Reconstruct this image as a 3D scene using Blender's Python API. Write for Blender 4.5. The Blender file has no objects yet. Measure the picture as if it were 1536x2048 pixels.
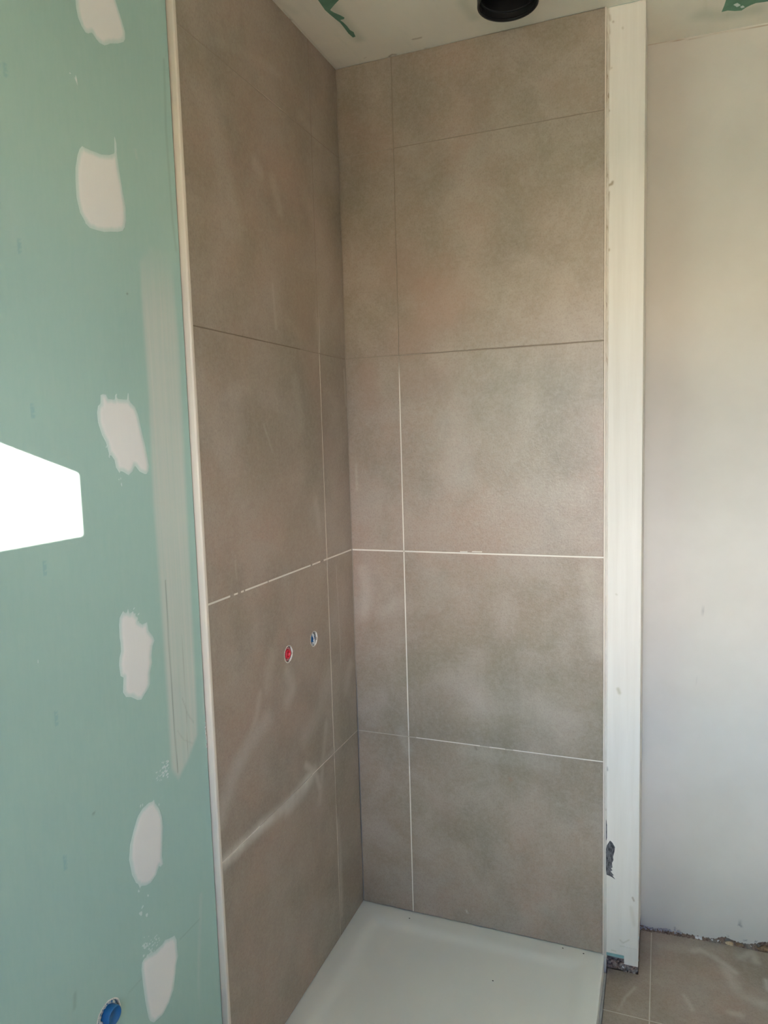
import bpy, bmesh, math, random
import numpy as np
from mathutils import Vector

random.seed(7); rng = np.random.default_rng(7)
SC = bpy.context.scene
COL = SC.collection

# ------------------------------------------------------------------ camera
CX, CY, CZ = 0.92744, -2.09107, 1.55335
CR = (1.46809063, 0.02860204, 0.36801414)
FPX = 1442.16
cd = bpy.data.cameras.new('camera'); cam = bpy.data.objects.new('camera', cd); COL.objects.link(cam)
cam.location = (CX, CY, CZ); cam.rotation_euler = CR
cd.sensor_fit = 'VERTICAL'; cd.sensor_height = 24.0; cd.lens = FPX / 2048 * 24.0; cd.clip_start = 0.02
SC.camera = cam

# ------------------------------------------------------------------ view
SC.view_settings.view_transform = 'Standard'; SC.view_settings.look = 'None'
SC.view_settings.gamma = 1; SC.view_settings.use_curve_mapping = False
SC.view_settings.exposure = -0.05
SC.cycles.max_bounces = 14; SC.cycles.diffuse_bounces = 10
SC.cycles.sample_clamp_indirect = 0; SC.cycles.use_denoising = True
SC.cycles.caustics_reflective = False; SC.cycles.caustics_refractive = False

# ------------------------------------------------------------------ sky, sun, window daylight
SUN_DIR = Vector((-1.0, 1.2, -0.427)).normalized()
w = bpy.data.worlds.new('sky'); SC.world = w; w.use_nodes = True
nt = w.node_tree; bg = nt.nodes['Background']
tc = nt.nodes.new('ShaderNodeTexCoord'); sp = nt.nodes.new('ShaderNodeSeparateXYZ'); cr = nt.nodes.new('ShaderNodeValToRGB')
nt.links.new(tc.outputs['Generated'], sp.inputs[0]); nt.links.new(sp.outputs['Z'], cr.inputs[0]); nt.links.new(cr.outputs[0], bg.inputs[0])
cr.color_ramp.elements[0].position = 0.0; cr.color_ramp.elements[0].color = (0.012, 0.010, 0.008, 1)      # far land below the horizon
for ps, c3 in ((0.004, (0.82, 0.64, 0.50)), (0.09, (0.72, 0.60, 0.52)), (0.12, (0.27, 0.40, 0.62)), (0.18, (0.36, 0.49, 0.76)), (0.21, (0.80, 0.86, 1.0)), (0.275, (0.76, 0.83, 1.0)), (0.315, (0.02, 0.09, 0.22)), (0.45, (0.01, 0.06, 0.16))):
    el = cr.color_ramp.elements.new(ps); el.color = (*c3, 1)
cr.color_ramp.elements[-1].position = 1.0; cr.color_ramp.elements[-1].color = (0.01, 0.02, 0.05, 1)
bg.inputs[1].default_value = 37.0
sd = bpy.data.lights.new('sun', 'SUN'); sd.energy = 152; sd.color = (1.0, 0.79, 0.73); sd.angle = math.radians(0.18)
sun = bpy.data.objects.new('sun', sd); COL.objects.link(sun); sun.rotation_euler = SUN_DIR.to_track_quat('-Z', 'Y').to_euler()
sun.location = (6, -8, 5)
pd = bpy.data.lights.new('window_portal', 'AREA'); pd.shape = 'RECTANGLE'; pd.size = 1.30; pd.size_y = 1.316
pd.cycles.is_portal = True
po = bpy.data.objects.new('window_portal', pd); COL.objects.link(po); po.location = (1.25, -3.41, 1.658); po.rotation_euler = (math.radians(90), 0, 0)

# ------------------------------------------------------------------ helpers
_a, _b, _c = CR
_Rx = np.array([[1,0,0],[0,math.cos(_a),-math.sin(_a)],[0,math.sin(_a),math.cos(_a)]])
_Ry = np.array([[math.cos(_b),0,math.sin(_b)],[0,1,0],[-math.sin(_b),0,math.cos(_b)]])
_Rz = np.array([[math.cos(_c),-math.sin(_c),0],[math.sin(_c),math.cos(_c),0],[0,0,1]])
_R = _Rz @ _Ry @ _Rx; _C = np.array([CX, CY, CZ])
def on_plane(u, v, ax, val):
    """measured point of the photograph -> point on a known wall / floor plane"""
    d = _R @ np.array([(u-768)/FPX, -(v-1024)/FPX, -1.0]); t = (val-_C[ax])/d[ax]
    return _C + d*t
def trace(pts, ax, val):
    keep = [i for i in range(3) if i != ax]
    return np.array([on_plane(u, v, ax, val)[keep] for u, v in pts])

def smooth(e0, e1, x):
    t = np.clip((x-e0)/(e1-e0), 0, 1); return t*t*(3-2*t)
def seg_dist(P, a, b):
    ab = b-a; t = np.clip(((P-a)@ab)/max(ab@ab, 1e-12), 0, 1)
    return np.linalg.norm(P-(a+t[:, None]*ab), axis=1)
def line_dist(P, pts):
    d = np.full(len(P), 9.0)
    for i in range(len(pts)-1): d = np.minimum(d, seg_dist(P, pts[i], pts[i+1]))
    return d
def poly_sdf(P, poly):            # >0 inside
    d = np.full(len(P), 9.0); ins = np.zeros(len(P), bool); n = len(poly)
    for i in range(n):
        a, b = poly[i], poly[(i+1) % n]
        d = np.minimum(d, seg_dist(P, a, b))
        with np.errstate(divide='ignore', invalid='ignore'):
            cross = ((a[1] > P[:, 1]) != (b[1] > P[:, 1])) & (P[:, 0] < (b[0]-a[0])*(P[:, 1]-a[1])/(b[1]-a[1]+1e-15)+a[0])
        ins ^= cross
    return np.where(ins, d, -d)
def nearest_on_poly(p, poly):
    best = None; n = len(poly)
    for i in range(n):
        a, b = poly[i], poly[(i+1) % n]; ab = b-a
        t = min(1, max(0, (p-a)@ab/max(ab@ab, 1e-12))); q = a+t*ab; dd = np.linalg.norm(p-q)
        if best is None or dd < best[0]: best = (dd, q)
    return best[1]

def link(name, me, mat=None, parent=None, smooth_shade=False, origin=None):
    if origin is not None:
        me.transform(__import__('mathutils').Matrix.Translation(-Vector(origin)))
    if mat:
        for m in (mat if isinstance(mat, (list, tuple)) else [mat]): me.materials.append(m)
    if smooth_shade:
        for p in me.polygons: p.use_smooth = True
    o = bpy.data.objects.new(name, me); COL.objects.link(o)
    if origin is not None: o.location = origin
    if parent is not None:
        o.parent = parent
        if origin is not None: o.location = Vector(origin)-parent.location
        else: o.location = -parent.location
    return o
def tag(o, label=None, cat=None, group=None, kind=None):
    if label: o['label'] = label
    if cat: o['category'] = cat
    if group: o['group'] = group
    if kind: o['kind'] = kind
    return o
def empty(name, loc):
    o = bpy.data.objects.new(name, None); o.empty_display_size = 0.05; COL.objects.link(o); o.location = loc; return o

class MB:
    """collects geometry (with an optional RGB mask per vertex) for one mesh"""
    def __init__(s): s.v = []; s.f = []; s.c = []; s.n = 0
    def add(s, V, F, Cc=None):
        V = np.asarray(V, float).reshape(-1, 3)
        s.v.append(V); s.f += [tuple(int(i)+s.n for i in f) for f in F]
        s.c.append(np.zeros((len(V), 3)) if Cc is None else np.asarray(Cc, float)); s.n += len(V)
    def box(s, lo, hi, c=None):
        x0, y0, z0 = lo; x1, y1, z1 = hi
        V = [(x0,y0,z0),(x1,y0,z0),(x1,y1,z0),(x0,y1,z0),(x0,y0,z1),(x1,y0,z1),(x1,y1,z1),(x0,y1,z1)]
        F = [(0,3,2,1),(4,5,6,7),(0,1,5,4),(1,2,6,5),(2,3,7,6),(3,0,4,7)]
        s.add(V, F, None if c is None else [c]*8)
    def panel(s, O, U, Vv, N, us, vs, thick, attr=None, drop=0.0, holes=(), bump=None, keep=None):
        """gridded slab: front face on plane O+uU+vV, body behind it. holes = (u,v,r,half)"""
        O, U, Vv, N = [np.asarray(a, float) for a in (O, U, Vv, N)]
        us = np.asarray(us); vs = np.asarray(vs); nu, nv = len(us), len(vs)
        gu, gv = np.meshgrid(us, vs, indexing='ij'); P2 = np.stack([gu.ravel(), gv.ravel()], 1)
        off = np.zeros(len(P2))
        if drop:
            e = ((gu == us[0]) | (gu == us[-1]) | (gv == vs[0]) | (gv == vs[-1])).ravel(); off[e] = -drop
        if bump is not None: off = off+bump(P2)
        P3 = O+P2[:, :1]*U+P2[:, 1:]*Vv+off[:, None]*N
        A = np.zeros((len(P2), 3)) if attr is None else attr(P3)
        flip = np.dot(np.cross(U, Vv), N) < 0
        idx = lambda i, j: i*nv+j
        F = []
        mu = (us[:-1]+us[1:])/2; mv = (vs[:-1]+vs[1:])/2
        for i in range(nu-1):
            for j in range(nv-1):
                if any(abs(mu[i]-h[0]) < h[3] and abs(mv[j]-h[1]) < h[3] for h in holes): continue
                if keep is not None and not keep(mu[i], mv[j]): continue
                q = (idx(i,j), idx(i+1,j), idx(i+1,j+1), idx(i,j+1)); F.append(q[::-1] if flip else q)
        nb = len(P3)
        if thick:
            loop = [idx(i,0) for i in range(nu)]+[idx(nu-1,j) for j in range(1,nv)]+[idx(i,nv-1) for i in range(nu-2,-1,-1)]+[idx(0,j) for j in range(nv-2,0,-1)]
            back = P3[loop]-np.asarray(N)*(thick+off[loop])[:, None]
            L = len(loop)
            for k in range(L):
                a, b = loop[k], loop[(k+1) % L]; c, d = nb+(k+1) % L, nb+k
                q = (a, d, c, b); F.append(q[::-1] if flip else q)
            if not holes: F.append(tuple(nb+k for k in range(L)) if flip else tuple(nb+k for k in range(L-1,-1,-1)))
            P3 = np.vstack([P3, back]); A = np.vstack([A, A[loop]])
        s.add(P3, F, A)
        for hu, hv, r, h in holes:
            n = 48; V = []; F2 = []
            for ring in range(5):
                for k in range(n):
                    a = 2*math.pi*k/n; c, sn = math.cos(a), math.sin(a); m = h/max(abs(c), abs(sn))
                    rr = [m, (m+r)/2, r*1.04, r, r][ring]*(1+(0.03*math.sin(5*a)+0.03*math.sin(11*a+1) if ring >= 2 else 0))
                    z = [0, 0, 0, -0.0006, -thick][ring]
                    V.append(O+(hu+rr*c)*U+(hv+rr*sn)*Vv+z*N)
            V = np.array(V)
            for ring in range(4):
                for k in range(n):
                    q = (ring*n+k, (ring)*n+(k+1) % n, (ring+1)*n+(k+1) % n, (ring+1)*n+k)
                    F2.append(q if flip else q[::-1])
            A2 = np.zeros((len(V), 3)) if attr is None else attr(V); A2[n*3:] = (0.5, 0, 0.3)
            s.add(V, F2, A2)
    def lathe(s, prof, origin, axis=(1,0,0), n=40, wob=0.0, c=None, closed=False):
        ax = Vector(axis).normalized(); t = ax.orthogonal().normalized(); b = ax.cross(t)
        V = []; F = []; m = len(prof)
        ph = [random.random()*6 for _ in range(4)]
        for (r, h) in prof:
            for k in range(n):
                a = 2*math.pi*k/n; rr = r*(1+wob*(math.sin(3*a+ph[0])+math.sin(7*a+ph[1])+.6*math.sin(13*a+ph[2])))
                V.append(Vector(origin)+ax*h+(t*math.cos(a)+b*math.sin(a))*rr)
        rng_ = range(m) if closed else range(m-1)
        for i in rng_:
            for k in range(n):
                i2 = (i+1) % m; F.append((i*n+k, i*n+(k+1) % n, i2*n+(k+1) % n, i2*n+k))
        s.add([tuple(v) for v in V], F, None if c is None else [c]*len(V))
    def blob(s, c, r, seed=0, sq=(1,1,1), rough=0.3, sub=2, col=None):
        bm = bmesh.new(); bmesh.ops.create_icosphere(bm, subdivisions=sub, radius=1.0)
        rr = random.Random(seed); ks = [(Vector((rr.uniform(-1,1), rr.uniform(-1,1), rr.uniform(-1,1))).normalized(), rr.uniform(.5,1.0)) for _ in range(7)]
        V = []
        for v in bm.verts:
            p = v.co.copy(); m = 1+rough*sum(0.4*math.sin(3.1*p.dot(k)*w_+w_*5) for k, w_ in ks)/2
            for k, w_ in ks:                                   # flatten facets like broken stone
                d = p.dot(k)
                if d > 0.72*w_+.2: p -= k*(d-(0.72*w_+.2))
            V.append((c[0]+p.x*m*r*sq[0], c[1]+p.y*m*r*sq[1], c[2]+p.z*m*r*sq[2]))
        s.add(V, [tuple(x.index for x in f.verts) for f in bm.faces], None if col is None else [col]*len(V)); bm.free()
    def build(s, name, mat=None, parent=None, smooth_shade=False, origin=None):
        me = bpy.data.meshes.new(name); V = np.vstack(s.v); me.from_pydata(V.tolist(), [], s.f)
        at = me.color_attributes.new('mask', 'FLOAT_COLOR', 'POINT'); Cc = np.vstack(s.c)
        buf = np.ones((len(V), 4), np.float32); buf[:, :3] = Cc; at.data.foreach_set('color', buf.ravel())
        me.validate(); me.update()
        return link(name, me, mat, parent, smooth_shade, origin)

def axis_pts(lo, hi, step, extra=(), eps=0.0012):
    n = max(1, int(round((hi-lo)/step))); a = list(np.linspace(lo, hi, n+1))
    if eps: a += [lo+eps, hi-eps]
    a = [x for x in a if all(abs(x-e) > 1e-4 for e in extra)]+[e for e in extra if lo < e < hi]
    return np.unique(np.round(a, 6))

# ------------------------------------------------------------------ node helper
class Mat:
    def __init__(s, name, rough=0.6, spec=0.4, metal=0.0):
        s.m = bpy.data.materials.new(name); s.m.use_nodes = True; s.t = s.m.node_tree
        s.b = s.t.nodes['Principled BSDF']; s.b.inputs['Roughness'].default_value = rough
        s.b.inputs['Specular IOR Level'].default_value = spec; s.b.inputs['Metallic'].default_value = metal
        s.co = s.t.nodes.new('ShaderNodeTexCoord').outputs['Object']
    def n(s, t, **k):
        x = s.t.nodes.new(t)
        for a, v in k.items(): setattr(x, a, v)
        return x
    def set(s, sock, v):
        if hasattr(v, 'default_value') or hasattr(v, 'links'): s.t.links.new(v, sock)
        else:
            if isinstance(v, tuple) and len(v) == 3 and len(sock.default_value) == 4: v = v+(1,)
            sock.default_value = v
    def math(s, op, a, b=0.0, clamp=False):
        x = s.n('ShaderNodeMath', operation=op, use_clamp=clamp); s.set(x.inputs[0], a); s.set(x.inputs[1], b); return x.outputs[0]
    def noise(s, scale, detail=4, rough=0.55, vec=None, stretch=None, dist=0.0):
        v = vec or s.co
        if stretch:
            mp = s.n('ShaderNodeMapping'); s.set(mp.inputs['Vector'], v); mp.inputs['Scale'].default_value = stretch; v = mp.outputs[0]
        x = s.n('ShaderNodeTexNoise'); s.set(x.inputs['Vector'], v); x.inputs['Scale'].default_value = scale
        x.inputs['Detail'].default_value = detail; x.inputs['Roughness'].default_value = rough; x.inputs['Distortion'].default_value = dist
        return x.outputs['Fac']
    def ramp(s, f, lo, hi, a=0.0, b=1.0):
        x = s.n('ShaderNodeMapRange', clamp=True); s.set(x.inputs[0], f)
        for i, q in ((1, lo), (2, hi), (3, a), (4, b)): x.inputs[i].default_value = q
        return x.outputs[0]
    def mix(s, f, a, b, blend='MIX'):
        x = s.n('ShaderNodeMix', data_type='RGBA', blend_type=blend); s.set(x.inputs[0], f); s.set(x.inputs[6], a); s.set(x.inputs[7], b); return x.outputs[2]
    def mask(s):
        a = s.n('ShaderNodeAttribute', attribute_name='mask'); q = s.n('ShaderNodeSeparateColor'); s.set(q.inputs[0], a.outputs['Color'])
        return q.outputs[0], q.outputs[1], q.outputs[2]
    def bump(s, h, strength=0.3, dist=0.001):
        x = s.n('ShaderNodeBump'); x.inputs['Strength'].default_value = strength; x.inputs['Distance'].default_value = dist
        s.set(x.inputs['Height'], h); s.t.links.new(x.outputs[0], s.b.inputs['Normal'])
    def col(s, c): s.set(s.b.inputs['Base Color'], c); return s
    def rough(s, c): s.set(s.b.inputs['Roughness'], c); return s

def tile_material(name, grey=1.0, offset=(0,0,0)):
    M = Mat(name, 0.5, 0.65)
    mp = M.n('ShaderNodeMapping'); M.set(mp.inputs['Vector'], M.co); mp.inputs['Location'].default_value = offset; v = mp.outputs[0]
    big = M.noise(1.7, 3, .55, v, dist=.4); mid = M.noise(5.5, 6, .62, v, dist=.5); pat = M.noise(3.1, 5, .6, v, stretch=(1.3,1.3,1.0))
    fine = M.noise(75, 6, .72, v); grain = M.noise(230, 3, .6, v, stretch=(1,1,.75))
    c = M.mix(M.ramp(big, .35, .64), (.262,.228,.168), (.368,.272,.212))
    c = M.mix(M.ramp(mid, .42, .66, 0, .80), c, (.385,.328,.272))
    c = M.mix(M.ramp(pat, .48, .64, 0, .52), c, (.212,.186,.138))
    c = M.mix(M.ramp(fine, .42, .68, 0, .34), c, (.44,.385,.325))
    c = M.mix(M.ramp(grain, .50, .68, 0, .34), c, (.175,.146,.110))
    r, g, b = M.mask()
    streak = M.ramp(M.noise(14, 4, .6, v, stretch=(1,1,.35)), .3, .7, .55, 1.15)
    c = M.mix(M.math('MULTIPLY', r, streak, True), c, (.60,.565,.50))
    c = M.mix(g, c, (.33,.215,.16))
    c = M.mix(b, c, (.12,.10,.08))
    M.col(c); M.rough(M.ramp(mid, .3, .7, .30, .40))
    h = M.math('ADD', M.math('MULTIPLY', fine, .7), M.math('MULTIPLY', grain, .35)); M.bump(h, .8, .0014)
    return M.m
mTileL = tile_material('tile_left', offset=(0,3.3,1.7)); mTileB = tile_material('tile_back', offset=(.4,0,.25)); mTileF = tile_material('tile_floor', offset=(5,2,0))

M = Mat('grout', .9, .1); r, g, b = M.mask()
c = M.mix(M.ramp(M.noise(120, 4), .3, .7), (.36,.31,.255), (.30,.26,.21))
c = M.mix(g, c, (.17,.135,.10)); c = M.mix(r, c, (.80,.755,.67)); mGrout = M.col(c).m

M = Mat('green_plasterboard', .75, .25); r, g, b = M.mask()
fib = M.noise(60, 5, .7, stretch=(1,1.6,.35)); cl = M.noise(2.2, 3)
c = M.mix(M.ramp(cl, .3, .7), (.350,.525,.475), (.375,.555,.508)); c = M.mix(M.ramp(fib, .35, .75, 0, .22), c, (.46,.60,.54))
st = M.noise(42, 5, .65, stretch=(1,3.2,.05)); c = M.mix(M.math('MULTIPLY', r, M.ramp(st, .25, .75, .55, 1.1), True), c, (.575,.620,.570))
c = M.mix(M.math('MULTIPLY', g, .75), c, (.17,.20,.17)); c = M.mix(M.math('MULTIPLY', b, .55), c, (.12,.34,.42))
M.bump(M.math('ADD', fib, M.math('MULTIPLY', r, st)), .12, .0006); mBoard = M.col(c).m

M = Mat('filler', .72, .3); r, g, b = M.mask()
st = M.noise(30, 5, .6, stretch=(1,2.2,.25)); thin = M.ramp(M.math('ADD', r, M.math('MULTIPLY', M.math('SUBTRACT', st, .5), .9)), .05, .75)
c = M.mix(thin, (.56,.69,.655), (.765,.775,.76)); M.bump(M.math('ADD', st, M.noise(12, 3)), .2, .0012); mFill = M.col(c).m

M = Mat('pier_plaster', .6, .3); r, g, b = M.mask()
st = M.noise(16, 4, .6, stretch=(2.5,1,.12)); c = M.mix(M.ramp(st, .35, .7), (.735,.705,.645), (.67,.635,.57))
c = M.mix(r, c, (.34,.27,.18)); c = M.mix(g, c, (.10,.10,.10)); c = M.mix(b, c, (.50,.47,.36))
M.bump(st, .08, .001); mPier = M.col(c).m

M = Mat('white_paint', .7, .25); r, g, b = M.mask()
n1 = M.noise(3.2, 4, .6); n2 = M.noise(90, 4, .6); c = M.mix(M.ramp(n1, .35, .68), (.595,.575,.520), (.545,.525,.470))
c = M.mix(M.ramp(n2, .62, .80, 0, .12), c, (.45,.43,.38)); c = M.mix(g, c, (.33,.24,.16)); c = M.mix(r, c, (.24,.235,.235)); c = M.mix(b, c, (.12,.10,.085))
M.bump(M.math('ADD', n1, M.math('MULTIPLY', n2, .25)), .2, .0015); mWall = M.col(c).m

M = Mat('ceiling_filler', .8, .2); r, g, b = M.mask()
n1 = M.noise(4, 4, .6, dist=.6); n2 = M.noise(9, 5, .6, stretch=(2.2,.6,1))
c = M.mix(M.ramp(n1, .35, .68), (.75,.73,.645), (.70,.68,.60)); c = M.mix(M.ramp(n2, .60, .78, 0, .22), c, (.42,.47,.38))
c = M.mix(M.math('MULTIPLY', r, M.ramp(n2, .2, .8, .65, 1.1), True), c, (.26,.36,.28)); c = M.mix(g, c, (.20,.15,.10)); mCeil = M.col(c).m
M = Mat('bare_board', .8, .2); n1 = M.noise(25, 4, .6); mBare = M.col(M.mix(M.ramp(n1, .3, .7), (.095,.215,.150), (.150,.290,.205))).m
M = Mat('teal_board_edge', .8, .2); n1 = M.noise(25, 4, .6); mTeal = M.col(M.mix(M.ramp(n1, .3, .7), (.20,.36,.36), (.26,.43,.42))).m

M = Mat('trim_beige', .42, .45); n1 = M.noise(6, 3, stretch=(1,1,.3)); mTrim = M.col(M.mix(n1, (.66,.585,.49), (.70,.635,.555))).m
M = Mat('trim_gap', .9, .1); n1 = M.noise(60, 3); mGap = M.col(M.mix(n1, (.05,.043,.03), (.16,.14,.10))).m
M = Mat('adhesive', .9, .1); n1 = M.noise(22, 5, .7, stretch=(1,1,.3)); r, g, b = M.mask(); mGlue = M.col(M.mix(M.math('MULTIPLY', r, M.ramp(n1, .42, .60)), (.66,.63,.56), (.30,.235,.155))).m
M = Mat('tray_resin', .33, .5); r, g, b = M.mask(); n1 = M.noise(260, 2, .5); n2 = M.noise(5, 3)
c = M.mix(M.ramp(n2, .3, .7), (.735,.74,.685), (.71,.715,.665)); c = M.mix(g, c, (.12,.10,.08)); M.bump(n1, .08, .0006); mTray = M.col(c).m
M = Mat('black_plastic', .35, .5); n1 = M.noise(80, 2); mBlack = M.col(M.mix(n1, (.012,.012,.012), (.02,.02,.019))).m
M = Mat('rubber', .7, .3); n1 = M.noise(80, 2); mRub = M.col(M.mix(n1, (.006,.006,.006), (.012,.012,.012))).m
M = Mat('red_plastic', .35, .5); n1 = M.noise(90, 3); mRed = M.col(M.mix(n1, (.55,.015,.035), (.70,.03,.06))).m
M = Mat('red_plastic_dusty', .7, .3); n1 = M.noise(220, 4, .7); mRedD = M.col(M.mix(M.ramp(n1, .4, .6), (.42,.03,.06), (.62,.36,.34))).m
M = Mat('blue_plastic', .35, .5); n1 = M.noise(90, 3); mBlue = M.col(M.mix(n1, (.01,.09,.26), (.015,.15,.38))).m
M = Mat('blue_plastic_dusty', .7, .3); n1 = M.noise(170, 4, .7); mBlueD = M.col(M.mix(M.ramp(n1, .42, .56), (.02,.16,.34), (.62,.66,.62))).m
M = Mat('plaster_rim', .85, .2); n1 = M.noise(240, 4, .7); mRim = M.col(M.mix(M.ramp(n1, .45, .7), (.74,.73,.68), (.50,.48,.42))).m
M = Mat('dark_hole', .9, .1); n1 = M.noise(150, 3); mDark = M.col(M.mix(n1, (.015,.013,.011), (.05,.045,.038))).m
M = Mat('rubble_brown', .95, .1); n1 = M.noise(110, 5, .7); n2 = M.noise(45, 3)
c = M.mix(M.ramp(n1, .35, .65), (.10,.070,.050), (.30,.215,.165)); mRubble = M.mix(M.ramp(n2, .5, .65), c, (.22,.20,.17)); M.col(mRubble); M.bump(n1, .8, .004); mRubble = M.m
M = Mat('debris_mortar', .95, .1); n1 = M.noise(130, 5, .7); n2 = M.noise(60, 3)
c = M.mix(M.ramp(n1, .35, .62), (.13,.085,.065), (.50,.37,.31)); c = M.mix(M.ramp(n2, .5, .62, 0, .7), c, (.36,.34,.31)); M.col(c); M.bump(n1, .8, .004); mDebris = M.m
M = Mat('stone_pale', .8, .3); n1 = M.noise(90, 5, .7); mStone = M.col(M.mix(n1, (.60,.60,.60), (.74,.73,.71))).m
M = Mat('stone_ochre', .8, .3); n1 = M.noise(120, 5, .7); mOchre = M.col(M.mix(M.ramp(n1, .35, .65), (.62,.52,.36), (.38,.25,.13))).m
M = Mat('stone_brown', .9, .2); n1 = M.noise(120, 5, .7); mBrown = M.col(M.mix(M.ramp(n1, .35, .65), (.15,.095,.055), (.30,.205,.125))).m
M = Mat('crumbly_plaster', .9, .1); n1 = M.noise(130, 6, .75); mCrumb = M.col(M.mix(M.ramp(n1, .36, .6), (.17,.165,.20), (.58,.57,.62))).m; M.bump(n1, 1.0, .006)
M = Mat('sealant_grey', .5, .4); n1 = M.noise(80, 3); mSeal = M.col(M.mix(n1, (.30,.30,.29), (.45,.45,.43))).m
M = Mat('torn_paper', .9, .1); n1 = M.noise(110, 5, .7, stretch=(1.5,1,.6)); mTorn = M.col(M.mix(M.ramp(n1, .42, .6), (.16,.16,.165), (.045,.045,.05))).m
M = Mat('room_plaster', .85, .2); n1 = M.noise(3, 4); mRoom = M.col(M.mix(n1, (.62,.60,.56), (.68,.66,.62))).m
M = Mat('window_pvc', .4, .5); n1 = M.noise(30, 2); mPvc = M.col(M.mix(n1, (.78,.78,.77), (.82,.82,.81))).m
M = Mat('terrace_concrete', .9, .2); n1 = M.noise(5, 5); mConc = M.col(M.mix(n1, (.82,.74,.52), (.87,.79,.57))).m
M = Mat('screen_wood', .8, .2); n1 = M.noise(8, 5, .6, stretch=(1,1,.1)); mWood = M.col(M.mix(n1, (.20,.15,.10), (.30,.23,.16))).m

# ------------------------------------------------------------------ dimensions
ZC = 2.655; ZF = -0.06; BX = -0.014      # ceiling, floor, face of the green board
S1, S2 = 0.1835, 0.7865                  # left tiles: joint and outer edge (distance from the corner)
X1, X2 = 0.1765, 0.7745                  # back tiles: joint and outer edge
JZ = [0.0, 0.6, 1.2, 1.8, 2.4, ZC]
RX, RY = 2.7, -3.2

# ------------------------------------------------------------------ masks (stains with a shape of their own)
def L(pts): return trace(pts, 0, 0.0)       # on the left tile face: (y, z)
def Bk(pts): return trace(pts, 1, 0.0)      # on the back tile face: (x, z)
def Gb(pts): return trace(pts, 0, BX)
def Fl(pts): return trace(pts, 2, ZF)
def smear(P, pts, width, amt): return amt*(1-smooth(0.0, 1.0, line_dist(P, pts)/width))
haze_left = [
 (L([(452,1722),(520,1655),(575,1610),(622,1550)]), .030, .85), (L([(575,1615),(605,1580),(628,1545)]), .038, .75), (L([(612,1530),(632,1548),(640,1575)]), .020, .6),
 (L([(440,1640),(470,1540),(505,1480),(535,1440)]), .045, .38), (L([(490,1500),(512,1440),(520,1390)]), .022, .32),
 (L([(575,1345),(585,1375),(575,1400)]), .040, .38), (L([(545,1310),(535,1370)]), .045, .22),
 (L([(655,1350),(640,1420),(612,1470)]), .055, .26), (L([(700,1330),(692,1380)]), .035, .24),
 (L([(652,1450),(645,1530),(640,1600)]), .024, .30), (L([(675,1640),(680,1700),(684,1830)]), .020, .30),
 (L([(672,1130),(678,1240),(682,1330)]), .0035, .50), (L([(470,1120),(474,1160)]), .004, .3),
 (L([(637,640),(639,700)]), .014, .25), (L([(545,570),(552,655)]), .010, .28), (L([(510,325),(520,345)]), .030, .30),
 (L([(545,360),(560,420)]), .030, .25), (L([(455,350),(470,420)]), .03, .12), (L([(600,230),(640,285)]), .03, .16),
 (L([(612,395),(640,470)]), .05, .14), (L([(425,80),(500,110),(560,150)]), .02, .10), (L([(688,740),(692,810)]), .010, .35),
 (L([(528,850),(545,905)]), .006, .30), (L([(590,760),(602,850)]), .035, .18), (L([(470,790),(480,860)]), .05, .16),
 (L([(668,1500),(640,1530)]), .02, .25), (L([(420,1220),(425,1300)]), .03, .12), (L([(632,1000),(640,1060)]), .02, .22)]
warm_left = [(L([(610,640),(640,820),(655,900)]), .10, .30), (L([(470,660),(500,690)]), .05, .12)]
def attr_left(P3):
    P = P3[:, [1, 2]]; r = np.zeros(len(P)); g = np.zeros(len(P)); b = np.zeros(len(P))
    for pts, wd, a in haze_left: r = np.maximum(r, smear(P, pts, wd, a))
    for pts, wd, a in warm_left: g = np.maximum(g, smear(P, pts, wd, a))
    return np.stack([r, g, b], 1)
haze_back = [
 (Bk([(725,1140),(735,1180),(728,1230)]), .035, .30), (Bk([(1180,1150),(1195,1300)]), .05, .26), (Bk([(760,1230),(800,1200)]), .03, .16),
 (Bk([(1060,970),(1160,990)]), .07, .20), (Bk([(900,840),(920,960)]), .07, .16), (Bk([(712,930),(714,980)]), .008, .25),
 (Bk([(960,1400),(1120,1440)]), .10, .14), (Bk([(820,300),(850,350)]), .05, .12), (Bk([(930,1500),(1100,1530)]), .04, .14),
 (Bk([(800,1460),(815,1500)]), .03, .25), (Bk([(932,1820),(935,1826)]), .0035, .95)]
warm_back = [(Bk([(800,540),(900,600),(820,680)]), .13, .42), (Bk([(735,740),(740,800)]), .06, .40), (Bk([(820,760),(880,760)]), .08, .32),
 (Bk([(845,1250),(870,1230)]), .03, .20), (Bk([(1000,800),(1020,870)]), .05, .12), (Bk([(1100,170),(1160,190)]), .05, .15), (Bk([(930,200),(960,220)]), .06, .14),
 (Bk([(1020,1557),(1021,1560)]), .009, .6), (Bk([(750,290),(700,250)]), .10, .22), (Bk([(870,1600),(900,1640)]), .06, .18)]
dark_back = [(Bk([(884,1103),(892,1103)]), .003, .5), (Bk([(951,1494),(953,1499)]), .006, .5)]
def attr_back(P3):
    P = P3[:, [0, 2]]; r = np.zeros(len(P)); g = np.zeros(len(P)); b = np.zeros(len(P))
    for pts, wd, a in haze_back: r = np.maximum(r, smear(P, pts, wd, a))
    for pts, wd, a in warm_back: g = np.maximum(g, smear(P, pts, wd, a))
    for pts, wd, a in dark_back: b = np.maximum(b, smear(P, pts, wd, a))
    return np.stack([r, g, b], 1)
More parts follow.
